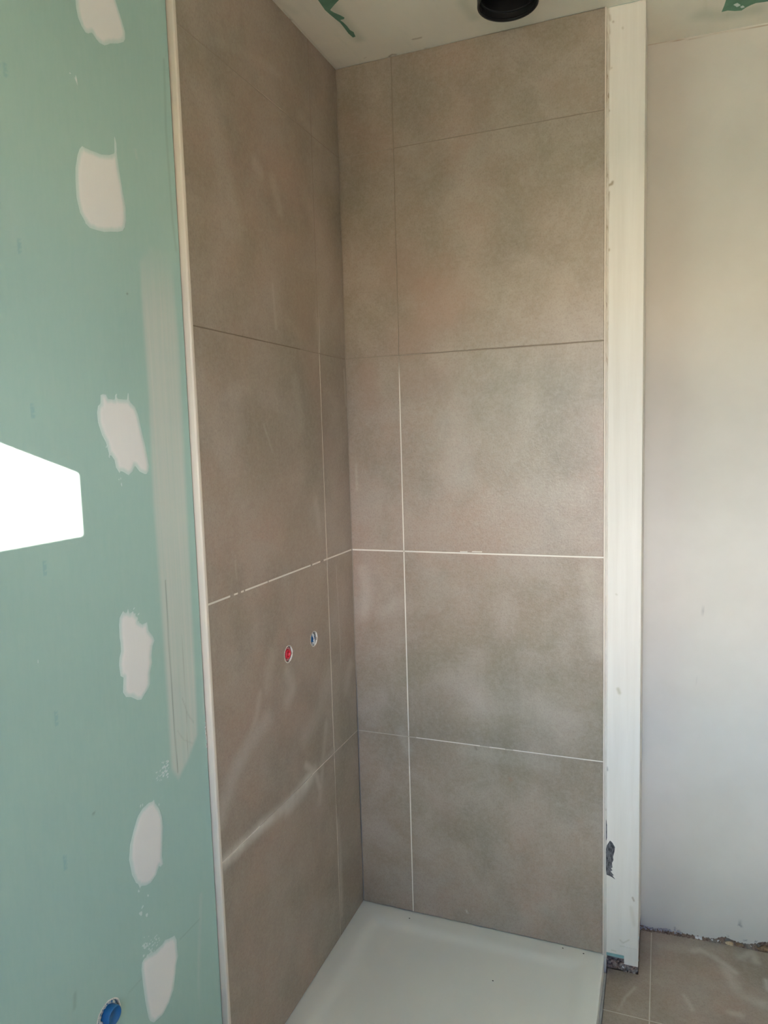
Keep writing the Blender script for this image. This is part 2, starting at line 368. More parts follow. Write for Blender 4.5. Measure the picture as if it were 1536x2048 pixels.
haze_floor = [
 (Fl([(1385,1902),(1400,1900),(1430,1915),(1470,1945)]), .020, .50), (Fl([(1480,1915),(1505,1905),(1512,1925)]), .022, .45),
 (Fl([(1450,1935),(1480,1990),(1530,2010)]), .03, .35), (Fl([(1368,1990),(1385,2020)]), .010, .50), (Fl([(1460,2025),(1480,2030)]), .018, .40),
 (Fl([(1270,1975),(1250,1995),(1238,2020)]), .007, .35), (Fl([(1532,1960),(1536,1980)]), .012, .6), (Fl([(1320,1890),(1370,1900)]), .03, .22), (Fl([(1215,1940),(1212,1955)]), .010, .35)]
def attr_floor(P3):
    P = P3[:, :2]; r = np.zeros(len(P))
    for pts, wd, a in haze_floor: r = np.maximum(r, smear(P, pts, wd, a))
    return np.stack([r, r*0, r*0], 1)

# ------------------------------------------------------------------ floor
fl = MB(); fl.box((-0.3, RY-0.2, ZF-0.25), (RX+0.2, 0.40, ZF-0.012))
floor = fl.build('floor', mRubble); tag(floor, 'floor of the room laid with large beige tiles', 'floor', kind='structure')
def ysplit(y0, y1): return [y for y in (-0.14-0.6*k for k in range(0, 6)) if y0 < y < y1]
ft = MB(); gap = 0.0016
xs_f = [0.784, 0.9075, 1.5075, 2.1075, RX]
def ywall(x): return 0.247+0.05*(x-0.872)
for i in range(4):
    x0, x1 = xs_f[i]+gap, xs_f[i+1]-gap
    ytop = 0.028 if i == 0 else ywall((x0+x1)/2)-0.012
    ys = [ytop]+[-0.14-0.6*k for k in range(0, 6) if -0.14-0.6*k > RY]+[RY]
    for k in range(len(ys)-1):
        y1, y0 = ys[k]-(gap if k else 0), ys[k+1]+gap
        st = 0.006 if k < 2 and i < 3 else 0.05
        ft.panel((0,0,ZF), (1,0,0), (0,1,0), (0,0,1), axis_pts(x0, x1, st), axis_pts(y0, y1, st), 0.011, attr_floor, drop=.0006)
# left of the first joint, in front of the tray
for k in range(4):
    y1 = -0.806 if k == 0 else -0.14-0.6*(k+1)-gap; y0 = max(-0.14-0.6*(k+2)+gap, RY) if k else -0.14-1.2+gap
    if y1 > y0+.01: ft.panel((0,0,ZF), (1,0,0), (0,1,0), (0,0,1), axis_pts(0.31, 0.784-gap, .05), axis_pts(y0, y1, .05), 0.011, attr_floor, drop=.0006)
    if y1 > y0+.01: ft.panel((0,0,ZF), (1,0,0), (0,1,0), (0,0,1), axis_pts(-0.012, 0.307, .05), axis_pts(y0, y1, .05), 0.011, attr_floor, drop=.0006)
# little return of the first strip beside the pier
ft.panel((0,0,ZF), (1,0,0), (0,1,0), (0,0,1), axis_pts(0.874, 0.9075-gap, .006), axis_pts(0.0281, ywall(.88)-.012, .006), 0.011, attr_floor)
ft.build('floor_tiles', mTileF, floor)['label'] = 'beige floor tiles'
fg = MB()
for x in xs_f[1:4]: fg.box((x-.003, RY, ZF-.012), (x+.003, ywall(x)-.013, ZF-.0008), (.50,0,0))
for k in range(0, 6):
    y = -0.14-0.6*k
    if y > RY: fg.box(((0.784 if k == 0 or y > -.8 else -0.012), y-.003, ZF-.0115), (RX, y+.003, ZF-.0007), (.45,0,0))
fg.box((.3085-.003, RY, ZF-.012), (.3085+.003, -.806, ZF-.0009), (.45,0,0))
fg.build('floor_grout', mGrout, floor)['label'] = 'pale grout lines'

# ------------------------------------------------------------------ walls of shower niche
bh = on_plane(217, 2034, 0, BX)          # third pipe hole in the green board
hole3 = (bh[1], bh[2])
holeH = (-0.4393, 0.9868); holeC = (-0.2879, 0.9868)
# --- left wall: green moisture board
band = Gb([(276,520),(300,490),(344,500),(360,700),(375,1000),(395,1420),(396,1470),(378,1520),(357,1562),(341,1540),(333,1400),(316,1150),(305,1000),(296,800)])
edgeband = Gb([(340,0),(352,200),(372,520),(395,1000),(408,1300),(412,1420)])
hair = [(Gb([(331,1160),(337,1280),(345,1400),(352,1500),(356,1545)]), .0012, .9), (Gb([(363,1270),(368,1340),(372,1400),(376,1520)]), .0009, .45),
        (Gb([(364,1395),(376,1430),(388,1445)]), .0010, .45), (Gb([(355,1462),(368,1480),(386,1487)]), .0009, .35),
        (Gb([(328,120),(332,260),(345,440),(352,500)]), .0035, .25), (Gb([(400,1838),(360,1878)]), .0016, .30), (Gb([(283,1958),(258,1985)]), .0016, .25),
        (Gb([(254,587),(255,588)]), .0018, 1.0), (Gb([(186,1628),(189,1626)]), .0020, .7), (Gb([(150,1988),(149,2015)]), .004, .35)]
stamps = [(10,140),(38,492),(65,822),(89,1136),(112,1437),(130,1726)]
lowstreak = [(Gb([(402,1790),(400,1850),(396,1990)]), .010, .30), (Gb([(20,395),(30,470)]), .03, .10), (Gb([(271,300),(273,315)]), .006, .35)]
pen = []
for (u, v) in stamps:
    for k in range(4):
        z0 = v-13+k*7
        pen.append(Gb([(u-3.2+k*.5, z0), (u+2.6+k*.5, z0+1.5)])); pen.append(Gb([(u-3+k*.5, z0+1), (u-2+k*.5, z0+5)]))
        if k % 2: pen.append(Gb([(u-2+k*.5, z0+5), (u+2+k*.5, z0+4)]))
def attr_board(P3):
    P = P3[:, [1, 2]]; d = poly_sdf(P, band)
    r = .95*smooth(-.004, .012, d)*smooth(1.99, 1.78, P[:, 1])
    r = np.maximum(r, .50*(1-smooth(.004, .016, line_dist(P, edgeband))))
    for pts, wd, a in lowstreak: r = np.maximum(r, smear(P, pts, wd, a))
    g = np.zeros(len(P))
    for pts, wd, a in hair: g = np.maximum(g, smear(P, pts, wd*1.8, a))
    b = np.zeros(len(P))
    for s_ in pen: b = np.maximum(b, smear(P, s_, .0026, .55))
    return np.stack([r, g, b], 1)
h3 = 0.045
ys = np.unique(np.round(np.concatenate([axis_pts(-1.36, -0.7995, .0025, (hole3[0]-h3, hole3[0]+h3), 0), np.linspace(RY, -1.36, 12)]), 6))
zs = np.unique(np.round(np.concatenate([axis_pts(0.38, ZC, .003, (hole3[1]-h3, hole3[1]+h3), 0), np.linspace(ZF-.012, .38, 6)]), 6))
lb = MB(); lb.panel((BX,0,0), (0,1,0), (0,0,1), (1,0,0), ys, zs, .013, attr_board, holes=[(hole3[0], hole3[1], .0285, h3)])
wall_left = lb.build('wall_left', mBoard); tag(wall_left, 'left wall of green moisture-resistant plasterboard with filler spots', 'wall', kind='structure')
cb = MB(); cb.box((-.16, RY-.2, ZF-.1), (-.0275, .30, ZC)); cb.build('wall_core', mRoom, wall_left)
gp = MB(); gp.box((-.026, -.800, ZF), (-.0165, -.788, ZC)); gp.build('edge_gap', mGap, wall_left)['label'] = 'dark gap beside the tile trim'

TL = .0105
def grout_strip(mb, axis, fixed, lo, hi, half, fn, step=.002, vertical=True, depth=-.0011):
    """thin strip just under the tile face; fn(coordinate)->(white,dark)"""
    n = int((hi-lo)/step); t = np.linspace(lo, hi, n+1)
    V = []; C_ = []
    for a in t:
        wv = fn(a); hw = half
        for sg in (-1, 1):
            if axis == 'L': p = (depth, fixed+sg*hw, a) if vertical else (depth, a, fixed+sg*hw)
            else: p = (fixed+sg*hw, -depth, a) if vertical else (a, -depth, fixed+sg*hw)
            V.append(p); C_.append((wv[0], wv[1], 0))
    F = [(2*i, 2*i+1, 2*i+3, 2*i+2) for i in range(n)]
    mb.add(V, F, C_)
lt = MB(); gv, gh, gh2 = .00165, .0013, .0022
hh = .035
for k in range(5):
    z0 = JZ[k]+(.0035 if k == 0 else (gh2 if k == 2 else gh)); z1 = JZ[k+1]-(.001 if k == 4 else (gh2 if k == 1 else gh))
    for (a, b_) in ((-S2, -S1-gv), (-S1+gv, -0.0015)):
        holes = []; ey = []; ez = []
        if k == 1 and a < -.5:
            holes = [(holeH[0], holeH[1], .0215, hh), (holeC[0], holeC[1], .0205, hh)]
            ey = [q for h in holes for q in (h[0]-h[3], h[0]+h[3])]; ez = [holeH[1]-hh, holeH[1]+hh]
        lt.panel((0,0,0), (0,1,0), (0,0,1), (1,0,0), axis_pts(a, b_, .004, ey), axis_pts(z0, z1, .004, ez), TL, attr_left, drop=.0006, holes=holes)
lt.build('wall_tiles', mTileL, wall_left)['label'] = 'beige concrete-look tiles on the left wall'
def uy(u, z): # y on the left face at height z for a measured column
    for y in np.linspace(-.8, 0, 801):
        d = np.array([0, y, z])-_C; c_ = _R.T@d
        if 768+FPX*c_[0]/-c_[2] >= u: return y
    return 0
lgaps = [(uy(a,1.2), uy(b,1.2)) for a, b in ((461,469),(476,483),(488,491),(536,538),(622,625),(641,648))]
lw = MB()
def nz(a, f=30, p=0): return .5+.5*math.sin(a*f+p)*math.sin(a*f*2.3+1+p)
lw_v = lambda z: (0.92*float(smooth(1.86, 1.76, np.array(z))) if z > .62 else .35+.25*nz(z, 25), .30 if z > 1.8 else 0)
grout_strip(lw, 'L', -S1, .003, 1.85, gv+.0004, lw_v)
grout_strip(lw, 'L', -S1, 1.85, ZC-.001, gv+.0004, lambda z: (.05, .05), depth=-.0005)
grout_strip(lw, 'L', 2.4, -S2, -.001, gh+.0004, lambda y: (.05, .10), vertical=False, depth=-.0006)
grout_strip(lw, 'L', 1.8, -S2, -.001, gh+.0004, lambda y: (0, .55+.3*nz(y, 9)) if y < -.3 else (.05, .25), vertical=False)
grout_strip(lw, 'L', 1.2, -S2, -.001, gh2+.0004, lambda y: (0.08, 0.05) if any(a < y < b_ for a, b_ in lgaps) else (.97, 0), vertical=False)
grout_strip(lw, 'L', 0.6, -S2, -.001, gh+.0004, lambda y: (.85 if (y < -.62 or -.33 < y < -.2) else (.55 if y > -.2 else .25), 0), vertical=False)
lw.build('tile_grout', mGrout, wall_left)['label'] = 'white grout lines with gaps'

# --- back wall
bb = MB(); bb.box((-.0275, .0125, ZF-.1), (.7825, .12, ZC)); wall_back = bb.build('wall_back', mRoom)
tag(wall_back, 'back wall of the shower covered in large beige tiles', 'wall', kind='structure')
bt = MB()
for k in range(5):
    z0 = JZ[k]+(.0035 if k == 0 else (gh2 if k == 2 else gh)); z1 = JZ[k+1]-(.0015 if k == 4 else (gh2 if k == 1 else gh))
    for (a, b_) in ((.0015, X1-gv), (X1+gv, X2-.0015)):
        bt.panel((0,0,0), (1,0,0), (0,0,1), (0,-1,0), axis_pts(a, b_, .004), axis_pts(z0, z1, .004), TL, attr_back, drop=.0006)
bt.build('wall_tiles', mTileB, wall_back)['label'] = 'beige concrete-look tiles on the back wall'
bw = MB()
def ux(u, z):
    for x in np.linspace(0, .79, 791):
        d = np.array([x, 0, z])-_C; c_ = _R.T@d
        if 768+FPX*c_[0]/-c_[2] >= u: return x
    return .79
bgaps = [(ux(a,.6), ux(b,.6)) for a, b in ((715,833),(959,978),(1010,1025))]
grout_strip(bw, 'B', X1, .003, ZC-.001, gv+.0004, lambda z: (.95*float(smooth(1.80, 1.70, np.array(z)))*(1 if z > .62 or z < .5 else .7), .30 if z > 1.8 else 0))
grout_strip(bw, 'B', 2.4, .001, X2, gh+.0004, lambda x: (.02, .30+.25*nz(x, 12)) if x > X1 else (.05, .05), vertical=False, depth=-.0008)
grout_strip(bw, 'B', 1.8, .001, X2, gh+.0004, lambda x: (.02, .50) if x > .25 else (.05, .25), vertical=False)
grout_strip(bw, 'B', 1.2, .001, X2, gh2+.0004, lambda x: (.97, 0), vertical=False)
grout_strip(bw, 'B', 0.6, .001, X2, gh+.0004, lambda x: (.25, 0) if any(a < x < b_ for a, b_ in bgaps) else (.88, 0), vertical=False)
bw.build('tile_grout', mGrout, wall_back)['label'] = 'pale grout lines'
# two small leftover white dashes above the bright joint
dm = MB()
for u0, u1 in ((920,935),(944,964)):
    a = on_plane(u0, 1103.2, 1, 0); b_ = on_plane(u1, 1104.2, 1, 0); dm.box((a[0], -.0006, a[2]-.001), (b_[0], .001, a[2]+.001), (1,0,0))
dm.build('grout_smudge', mGrout, wall_back)['label'] = 'two small white dashes above the joint'
# inner corner joint and dark line against the tray
cj = MB(); cj.box((-.004, -.0004, .75), (.0016, .004, 2.0)); cj.box((-.004, .0012, 2.0), (.0014, .004, ZC-.001)); 
cj.build('corner_joint', mGrout, wall_back)

# --- tile trims
def trim_left():
    m = MB(); prof = [(BX-.0125, -S2), (BX-.0125,-S2-.0090), (-.0026,-S2-.0090), (-.0006,-S2-.0082), (.0006,-S2-.0066), (.0009,-S2-.0030), (.0009,-S2-.0002), (-.0012,-S2)]
    prof = [(x, y) for x, y in prof]; zz = [ZF+.001]+list(np.linspace(.0, ZC-.001, 40)); V = []; F = []; n = len(prof)
    for z in zz: V += [(x, y, z) for x, y in prof]
    for i in range(len(zz)-1):
        for k in range(n): F.append((i*n+k, i*n+(k+1) % n, (i+1)*n+(k+1) % n, (i+1)*n+k))
    F.append(tuple(range(n))[::-1]); F.append(tuple((len(zz)-1)*n+k for k in range(n)))
    m.add(V, F); return m
t1 = trim_left().build('trim_1', mTrim); tag(t1, 'tall beige tile edge trim beside the green board', 'trim', kind='structure')
m = MB()
for lo, hi in (((X2-.0012,-.0012,.0),(X2+.0020,.0122,ZC-.001)), ((X2-.0010,.0105,.0),(.7765,.0124,ZC-.001))): m.box(lo, hi)
m.box((X2-.0012,-.0012,-.022),(X2+.0020,.0110,.0))
t2 = m.build('trim_2', mTrim); tag(t2, 'tall beige tile edge trim beside the white pier', 'trim', kind='structure')
def attr_glue(P3):
    z = P3[:, 2]; r = np.full(len(z), .22)
    for z0, z1, a in ((2.36, 2.62, 1.0), (2.10, 2.26, 1.0), (2.02, 2.05, 1.0), (1.72, 1.95, .7), (.70, .74, .9), (.30, .52, .8)):
        r = np.maximum(r, a*smooth(z0-.02, z0+.01, z)*smooth(z1+.02, z1-.01, z))
    return np.stack([r, r*0, r*0], 1)
m = MB()
gz = np.linspace(-.018, ZC-.001, 160)
m.panel((X2+.0020,0,0), (1,0,0), (0,0,1), (0,-1,0), np.linspace(0, .0078, 4), gz, .008, attr_glue, bump=lambda P: -.0085+.0012*np.sin(P[:,1]*37)*np.sin(P[:,1]*90+P[:,0]*400))
m.build('adhesive_groove', mGlue, t2)['label'] = 'groove smeared with brown tile adhesive'

# ------------------------------------------------------------------ white pier between niche and recess
PY = .0062; PX0, PX1 = .7835, .8725
def Pr(pts): return trace(pts, 1, PY)
marks_r = [(Pr([(1213,25),(1219,32),(1220,40)]), .004, .5), (Pr([(1214,52),(1216,66)]), .006, .85), (Pr([(1214,80),(1216,100),(1216,138)]), .0055, .9), (Pr([(1226,43),(1227,44)]), .0024, .8), (Pr([(1245,55),(1246,57)]), .0024, .5),
  (Pr([(1217,220),(1218,222)]), .0026, .9), (Pr([(1214,340),(1215,362)]), .004, .7), (Pr([(1216,371),(1224,368),(1225,364)]), .0040, .95), (Pr([(1217,385),(1215,420)]), .0040, .85),
  (Pr([(1214,498),(1217,500)]), .0045, .95), (Pr([(1214,500),(1214,520)]), .003, .6), (Pr([(1213,640),(1213,700)]), .003, .55), (Pr([(1223,135),(1223,137)]), .002, .5),
  (Pr([(1265,1795),(1268,1802)]), .0024, .9), (Pr([(1212,834),(1212,837)]), .002, .9)]
marks_g = [(Pr([(1213,1535),(1214,1540)]), .004, .6)]
marks_b = [(Pr([(1236,1378),(1239,1386)]), .0055, .9), (Pr([(1240,1880),(1246,1886),(1258,1880)]), .0025, .6), (Pr([(1240,1892),(1248,1893)]), .002, .5), (Pr([(1223,1900),(1232,1903)]), .0018, .8), (Pr([(1262,1815),(1268,1850)]), .006, .35), (Pr([(1232,1188),(1234,1190)]), .002, .8)]
def attr_pier(P3):
    P = P3[:, [0, 2]]; o_ = []
    for L_ in (marks_r, marks_g, marks_b):
        r = np.zeros(len(P))
        for pts, wd, a in L_: r = np.maximum(r, smear(P, pts, wd*1.5, a))
        o_.append(r)
    return np.stack(o_, 1)
zl = on_plane(1230, 1908, 1, PY)[2]; zr = on_plane(1262, 1931, 1, PY)[2]; xs_ = on_plane(1248, 1920, 1, PY)[0]; zt_ = on_plane(1230, 1914.5, 1, PY)[2]
pier = MB()
pier.panel((0,PY,0), (1,0,0), (0,0,1), (0,-1,0), axis_pts(PX0, PX1, .0025, (), .0015), axis_pts(zl, ZC-.001, .0025, (), 0), .0013, attr_pier, drop=.0008)
wall_pier = pier.build('wall_pier', mPier); tag(wall_pier, 'narrow white plastered end pier right of the tiled shower', 'wall', kind='structure')
m = MB(); m.box((.7838, PY+.0012, zt_), (PX1-.0006, PY+.014, ZC)); m.build('board_edge', mTeal, wall_pier)['label'] = 'teal plasterboard edge showing below the white skin'
m = MB(); m.box((.7835, PY+.0145, zt_-.004), (PX1-.001, ywall(.87)+.02, ZC)); m.build('pier_core', mRoom, wall_pier)
m = MB(); m.box((xs_, PY-.0008, zr), (PX1+.0002, PY+.0006, zl+.03)); m.box((PX1-.0008, PY-.0004, zr+.002), (PX1+.0008, ywall(PX1)+.004, ZC-.001)); m.build('corner_bead', mPier, wall_pier)['label'] = 'white corner bead hanging below the plaster'

def shape_patch(name, polys, ax, val, sign, mat, parent, step=.0015, thick=.0009, fall=.012, label=None):
    """flat splash of material on a wall: outline traced, body swelling towards its middle"""
    P = MB()
    for poly in polys:
        lo, hi = poly.min(0)-step, poly.max(0)+step
        a = np.arange(lo[0], hi[0]+step, step); b_ = np.arange(lo[1], hi[1]+step, step)
        ga, gb = np.meshgrid(a, b_, indexing='ij'); Q = np.stack([ga.ravel(), gb.ravel()], 1); d = poly_sdf(Q, poly)
        Q = Q.copy(); na, nb_ = len(a), len(b_); ok = d > 0; F = []; used = set()
        for i in range(na-1):
            for j in range(nb_-1):
                q = (i*nb_+j, (i+1)*nb_+j, (i+1)*nb_+j+1, i*nb_+j+1)
                if ok[list(q)].sum() >= 2 or (ok[list(q)].any() and len(poly) > 6): F.append(q); used.update(q)
        if not F: continue
        for i in used:
            if not ok[i]: Q[i] = nearest_on_poly(Q[i], poly); d[i] = 0
        t = smooth(0, fall, np.maximum(d, 0)); h = thick*(.25*(d > 0)+.75*t)
        ids = sorted(used); mp = {k: n for n, k in enumerate(ids)}
        V = np.zeros((len(ids), 3)); kk = [x for x in range(3) if x != ax]
        V[:, kk] = Q[ids]; V[:, ax] = val+sign*(h[ids]+.00015)
        # a thin skirt so that the splash has an edge
        P.add(V, [tuple(mp[x] for x in f) for f in F], np.stack([t[ids], t[ids], t[ids]], 1))
    me = P.build(name, mat, parent, True)
    if label: me['label'] = label
    return me
torn = Pr([(1212,1698),(1214,1690),(1220,1681),(1224,1684),(1230,1694),(1229,1703),(1226,1714),(1227,1720),(1224,1726),(1225,1735),(1222,1736),(1225,1741),(1221,1742),(1228,1751),(1224,1750),(1231,1759),(1222,1753),(1213,1749),(1212,1741),(1212,1712)])
shape_patch('torn_spot', [torn], 1, PY-.0003, -1, mTorn, wall_pier, step=.0008, thick=.0003, fall=.004, label='torn grey patch low on the left edge of the pier')
sl = Pr([(1212,1636),(1214,1650),(1214,1675),(1212,1682)]); shape_patch('torn_spot', [sl], 1, PY-.0003, -1, mTorn, wall_pier, step=.0006, thick=.0002, fall=.004, label='thin grey torn strip above the torn patch')

# ------------------------------------------------------------------ recess wall to the right
def rec(u, v):
    d = _R @ np.array([(u-768)/FPX, -(v-1024)/FPX, -1.0])
    # plane y = .247+.05(x-.872)
    t = (.247+.05*(CX-.872)-CY)/(d[1]-.05*d[0]); return _C+d*t
rb = [(1270,1852),(1284,1850),(1300,1858),(1318,1862),(1335,1866),(1352,1869),(1370,1872),(1385,1871),(1400,1875),(1420,1877),(1430,1878),(1440,1874),(1452,1874),(1462,1879),(1475,1884),(1495,1888),(1512,1887),(1522,1884),(1536,1884),(1560,1893),(1620,1905)]
rb3 = [rec(*q) for q in rb]; rx = np.array([p[0] for p in rb3]); rz = np.array([p[2] for p in rb3])
rec_marks_r = [([rec(1349,1855),rec(1351,1858)], .004, .8), ([rec(1356,1861),rec(1362,1866)], .005, .8), ([rec(1478,1849),rec(1483,1853)], .0055, .9), ([rec(1455,1871),rec(1457,1873)], .003, .8), ([rec(1488,1881),rec(1494,1881)], .003, .9), ([rec(1510,1882),rec(1513,1884)], .004, .9), ([rec(1405,1221),rec(1407,1222)], .003, .6), ([rec(1285,1512),rec(1287,1514)], .003, .8), ([rec(1472,1633),rec(1475,1634)], .003, .5), ([rec(1390,1361),rec(1394,1362)], .002, .7)]
rec_marks_g = [([rec(1290,91),rec(1330,84),rec(1380,78),rec(1430,68),rec(1480,59),rec(1536,50)], .0016, .85), ([rec(1288,400),rec(1286,900),rec(1283,1300),rec(1280,1800)], .0025, .18), ([rec(1290,110),rec(1288,600)], .006, .25)]
def attr_rec(P3):
    P = P3[:, [0, 2]]; r = np.zeros(len(P)); g = np.zeros(len(P))
    for pts, wd, a in rec_marks_r: r = np.maximum(r, smear(P, np.array([p[[0, 2]] for p in pts]), wd, a))
    for pts, wd, a in rec_marks_g: g = np.maximum(g, smear(P, np.array([p[[0, 2]] for p in pts]), wd*1.3, a))
    return np.stack([r, g, r*0], 1)
uxs = np.unique(np.round(np.concatenate([np.arange(.8735, 1.36, .004), np.linspace(1.36, RX, 12)]), 5))
vzs = np.unique(np.round(np.concatenate([np.linspace(0, .06, 20), np.arange(.06, 2.6, .02), np.arange(2.6, 2.7151, .003)]), 5)); vmax = vzs[-1]
rw = MB(); gu, gw = np.meshgrid(uxs, vzs, indexing='ij')
bot = np.interp(gu, rx, rz)+.0016*np.sin(gu*900)+.0010*np.sin(gu*2100); Z = bot+(ZC-bot)*gw/vmax
P3 = np.stack([gu.ravel(), (.247+.05*(gu-.872)).ravel(), Z.ravel()], 1); A = attr_rec(P3); nv = len(vzs); F = []
for i in range(len(uxs)-1):
    for j in range(nv-1): F.append((i*nv+j, (i+1)*nv+j, (i+1)*nv+j+1, i*nv+j+1))
back = P3+np.array([0,.013,0]); nb = len(P3)
for i in range(len(uxs)-1): F.append((i*nv, i*nv+nb, (i+1)*nv+nb, (i+1)*nv))
rw.add(np.vstack([P3, back]), F, np.vstack([A, A]))
wall_recess = rw.build('wall_recess', mWall); tag(wall_recess, 'white plastered recess wall right of the pier', 'wall', kind='structure')
m = MB(); m.box((-.0275, .275, ZF-.2), (.86, .40, ZC)); m.box((.86, .362, ZF-.2), (RX+.2, .45, ZC)); m.build('wall_core', mRoom, wall_recess)
# rough brown bed behind the ragged foot of the wall
m = MB(); us = np.arange(.875, 1.7, .003); V = []; F = []
for i, x in enumerate(us):
    for j, (dy, dz) in enumerate(((-.013, -.012), (-.010, .000), (-.004, .004), (.004, .008), (.006, .022), (.011, .030))):
        V.append((x, ywall(x)+dy+.0015*math.sin(x*800+j*2), ZF+dz+(.0022*math.sin(x*420+j)+.0015*math.sin(x*1300+2*j) if j else 0)))
for i in range(len(us)-1):
    for j in range(5): F.append((i*6+j, (i+1)*6+j, (i+1)*6+j+1, i*6+j+1))
m.add(V, F); m.build('rough_foot', mRubble, wall_recess, True)['label'] = 'rough brown masonry under the ragged plaster edge'
# crumbly grey plaster in the corner
m = MB(); R2 = random.Random(5)
for i in range(46):
    t = i/45; u = 1281+t*78+R2.uniform(-2,2); p = rec(u, 1853+t*10+R2.uniform(-3, 9*(1-t)+3)); m.blob((p[0], p[1]-.003, max(p[2], ZF+.002)), R2.uniform(.003,.007)*(1-.35*t), i, (1.2,.5,.8), .5, 2)
m.build('crumbling_plaster', mCrumb, wall_recess)['label'] = 'crumbling grey plaster lump in the corner'

# ------------------------------------------------------------------ the rest of the room (behind the camera)
m = MB(); m.box((RX, RY-.2, ZF-.1), (RX+.15, .40, ZC)); o = m.build('wall_right', mRoom); tag(o, 'plain plaster wall on the right, out of view', 'wall', kind='structure')
WX0, WX1, WZ0, WZ1 = .60, 1.883, 1.0, 2.316
m = MB()
m.box((-.16, RY-.2, ZF-.1), (WX0-.04, RY, ZC)); m.box((WX1+.04, RY-.2, ZF-.1), (RX+.15, RY, ZC)); m.box((WX0-.04, RY-.2, ZF-.1), (WX1+.04, RY, WZ0-.04)); m.box((WX0-.04, RY-.2, WZ1+.04), (WX1+.04, RY, ZC))
o = m.build('wall_rear', mRoom); tag(o, 'plaster wall behind the camera with the window', 'wall', kind='structure')
m = MB(); y0, y1 = RY-.2, RY-.14
m.box((WX0-.04, y0, WZ0-.04), (WX0, y1, WZ1+.04)); m.box((WX1, y0, WZ0-.04), (WX1+.04, y1, WZ1+.04)); m.box((WX0, y0, WZ1), (WX1, y1, WZ1+.04)); m.box((WX0, y0, WZ0-.04), (WX1, y1, WZ0))
o = m.build('window_1', mPvc); tag(o, 'white window frame behind the camera', 'window', kind='structure')
m = MB(); m.box((-8, -14, ZF-.35), (12, RY-.21, ZF-.20)); o = m.build('terrace', mConc); tag(o, 'concrete terrace outside the window', 'terrace', kind='structure')
m = MB()  # unseen screen, added to block low sun and level the patch's bottom edge
for k in range(24): m.box((2.18, -5.6, ZF-.2+k*.1), (2.20, RY-.205, ZF-.2+k*.1+.1005 if k < 23 else 2.339))
for y in (-5.6, -4.5, RY-.26): m.box((2.20, y, ZF-.2), (2.26, y+.05, 2.339))
o = m.build('sun_blocker_screen', mWood); tag(o, 'unseen wooden screen added outside the window to cut the sun patch', 'screen', kind='structure')

# ------------------------------------------------------------------ ceiling
def Ce(pts): return trace(pts, 2, ZC)
haloA = Ce([(650,0),(690,40),(715,75)]); 
halo_and_shade = [(Ce([(665,10),(690,45),(718,78)]), .030, .35), (Ce([(925,5),(948,35)]), .030, .30), (Ce([(1405,30),(1450,30),(1510,20)]), .05, .35), (Ce([(1110,0),(1200,5)]), .05, .15), (Ce([(560,5),(590,25)]), .02, .15)]  # green board halos; the smear left of the duct is its painted shadow
cm = [(Ce([(825,79),(835,77),(843,75)]), .0045, .7), (Ce([(850,97),(858,96)]), .003, .4), (Ce([(778,113),(784,109),(792,109)]), .0055, .75), (Ce([(728,117),(733,114)]), .003, .4),
      (Ce([(583,40),(580,38)]), .006, .5), (Ce([(612,80),(618,86)]), .007, .6), (Ce([(1290,91.5),(1380,78),(1470,60.5),(1536,50.5)]), .0012, .8), (Ce([(566,20),(672,137)]), .0022, .5), (Ce([(675,140),(800,111)]), .0018, .45)]
def attr_ceil(P3):
    P = P3[:, :2]; r = np.zeros(len(P)); g = np.zeros(len(P))
    for pts, wd, a in halo_and_shade: r = np.maximum(r, smear(P, pts, wd, a))
    for pts, wd, a in cm: g = np.maximum(g, smear(P, pts, wd, a))
    return np.stack([r, g, r*0], 1)
m = MB(); cxs = np.unique(np.round(np.concatenate([np.linspace(-.16, -.02, 3), np.arange(-.02, 1.36, .004), np.linspace(1.36, RX+.15, 6)]), 5)); cys = np.unique(np.round(np.concatenate([np.linspace(RY-.2, -.40, 14), np.arange(-.40, .30, .004), np.linspace(.30, .45, 3)]), 5))
m.panel((0,0,ZC), (1,0,0), (0,1,0), (0,0,-1), cxs, cys, .10, attr_ceil)
ceiling = m.build('ceiling', mCeil); tag(ceiling, 'ceiling coated with uneven cream filler over green board', 'ceiling', kind='structure')
sA = Ce([(622,-20),(636,0),(650,20),(660,29),(672,39),(680,45),(688,55),(697,67),(706,75),(711,73),(707,64),(700,60),(694,52),(687,45),(680,40),(688,38),(689,35),(680,30),(668,25),(660,20),(670,8),(681,-3),(684,-20)])
sB = Ce([(1460,-30),(1452,0),(1448,12),(1443,24),(1455,21),(1470,22),(1483,21),(1492,15),(1502,10),(1512,6),(1528,4),(1545,1),(1560,-30)])
shape_patch('bare_board_streak', [sA], 2, ZC, -1, mBare, ceiling, step=.002, thick=.0002, label='dark green bare board streak near the left corner of the ceiling')
shape_patch('bare_board_streak', [sB], 2, ZC, -1, mBare, ceiling, step=.002, thick=.0002, label='green bare board spot at the top right of the ceiling')
hl = Ce([(1466,9),(1475,5),(1482,10),(1474,14)]); hl2 = Ce([(1480,13),(1486,10),(1490,14),(1483,16)])
shape_patch('filler_dab', [hl, hl2], 2, ZC-.0004, -1, mFill, ceiling, step=.002, thick=.0002, label='two pale dabs on the green spot')

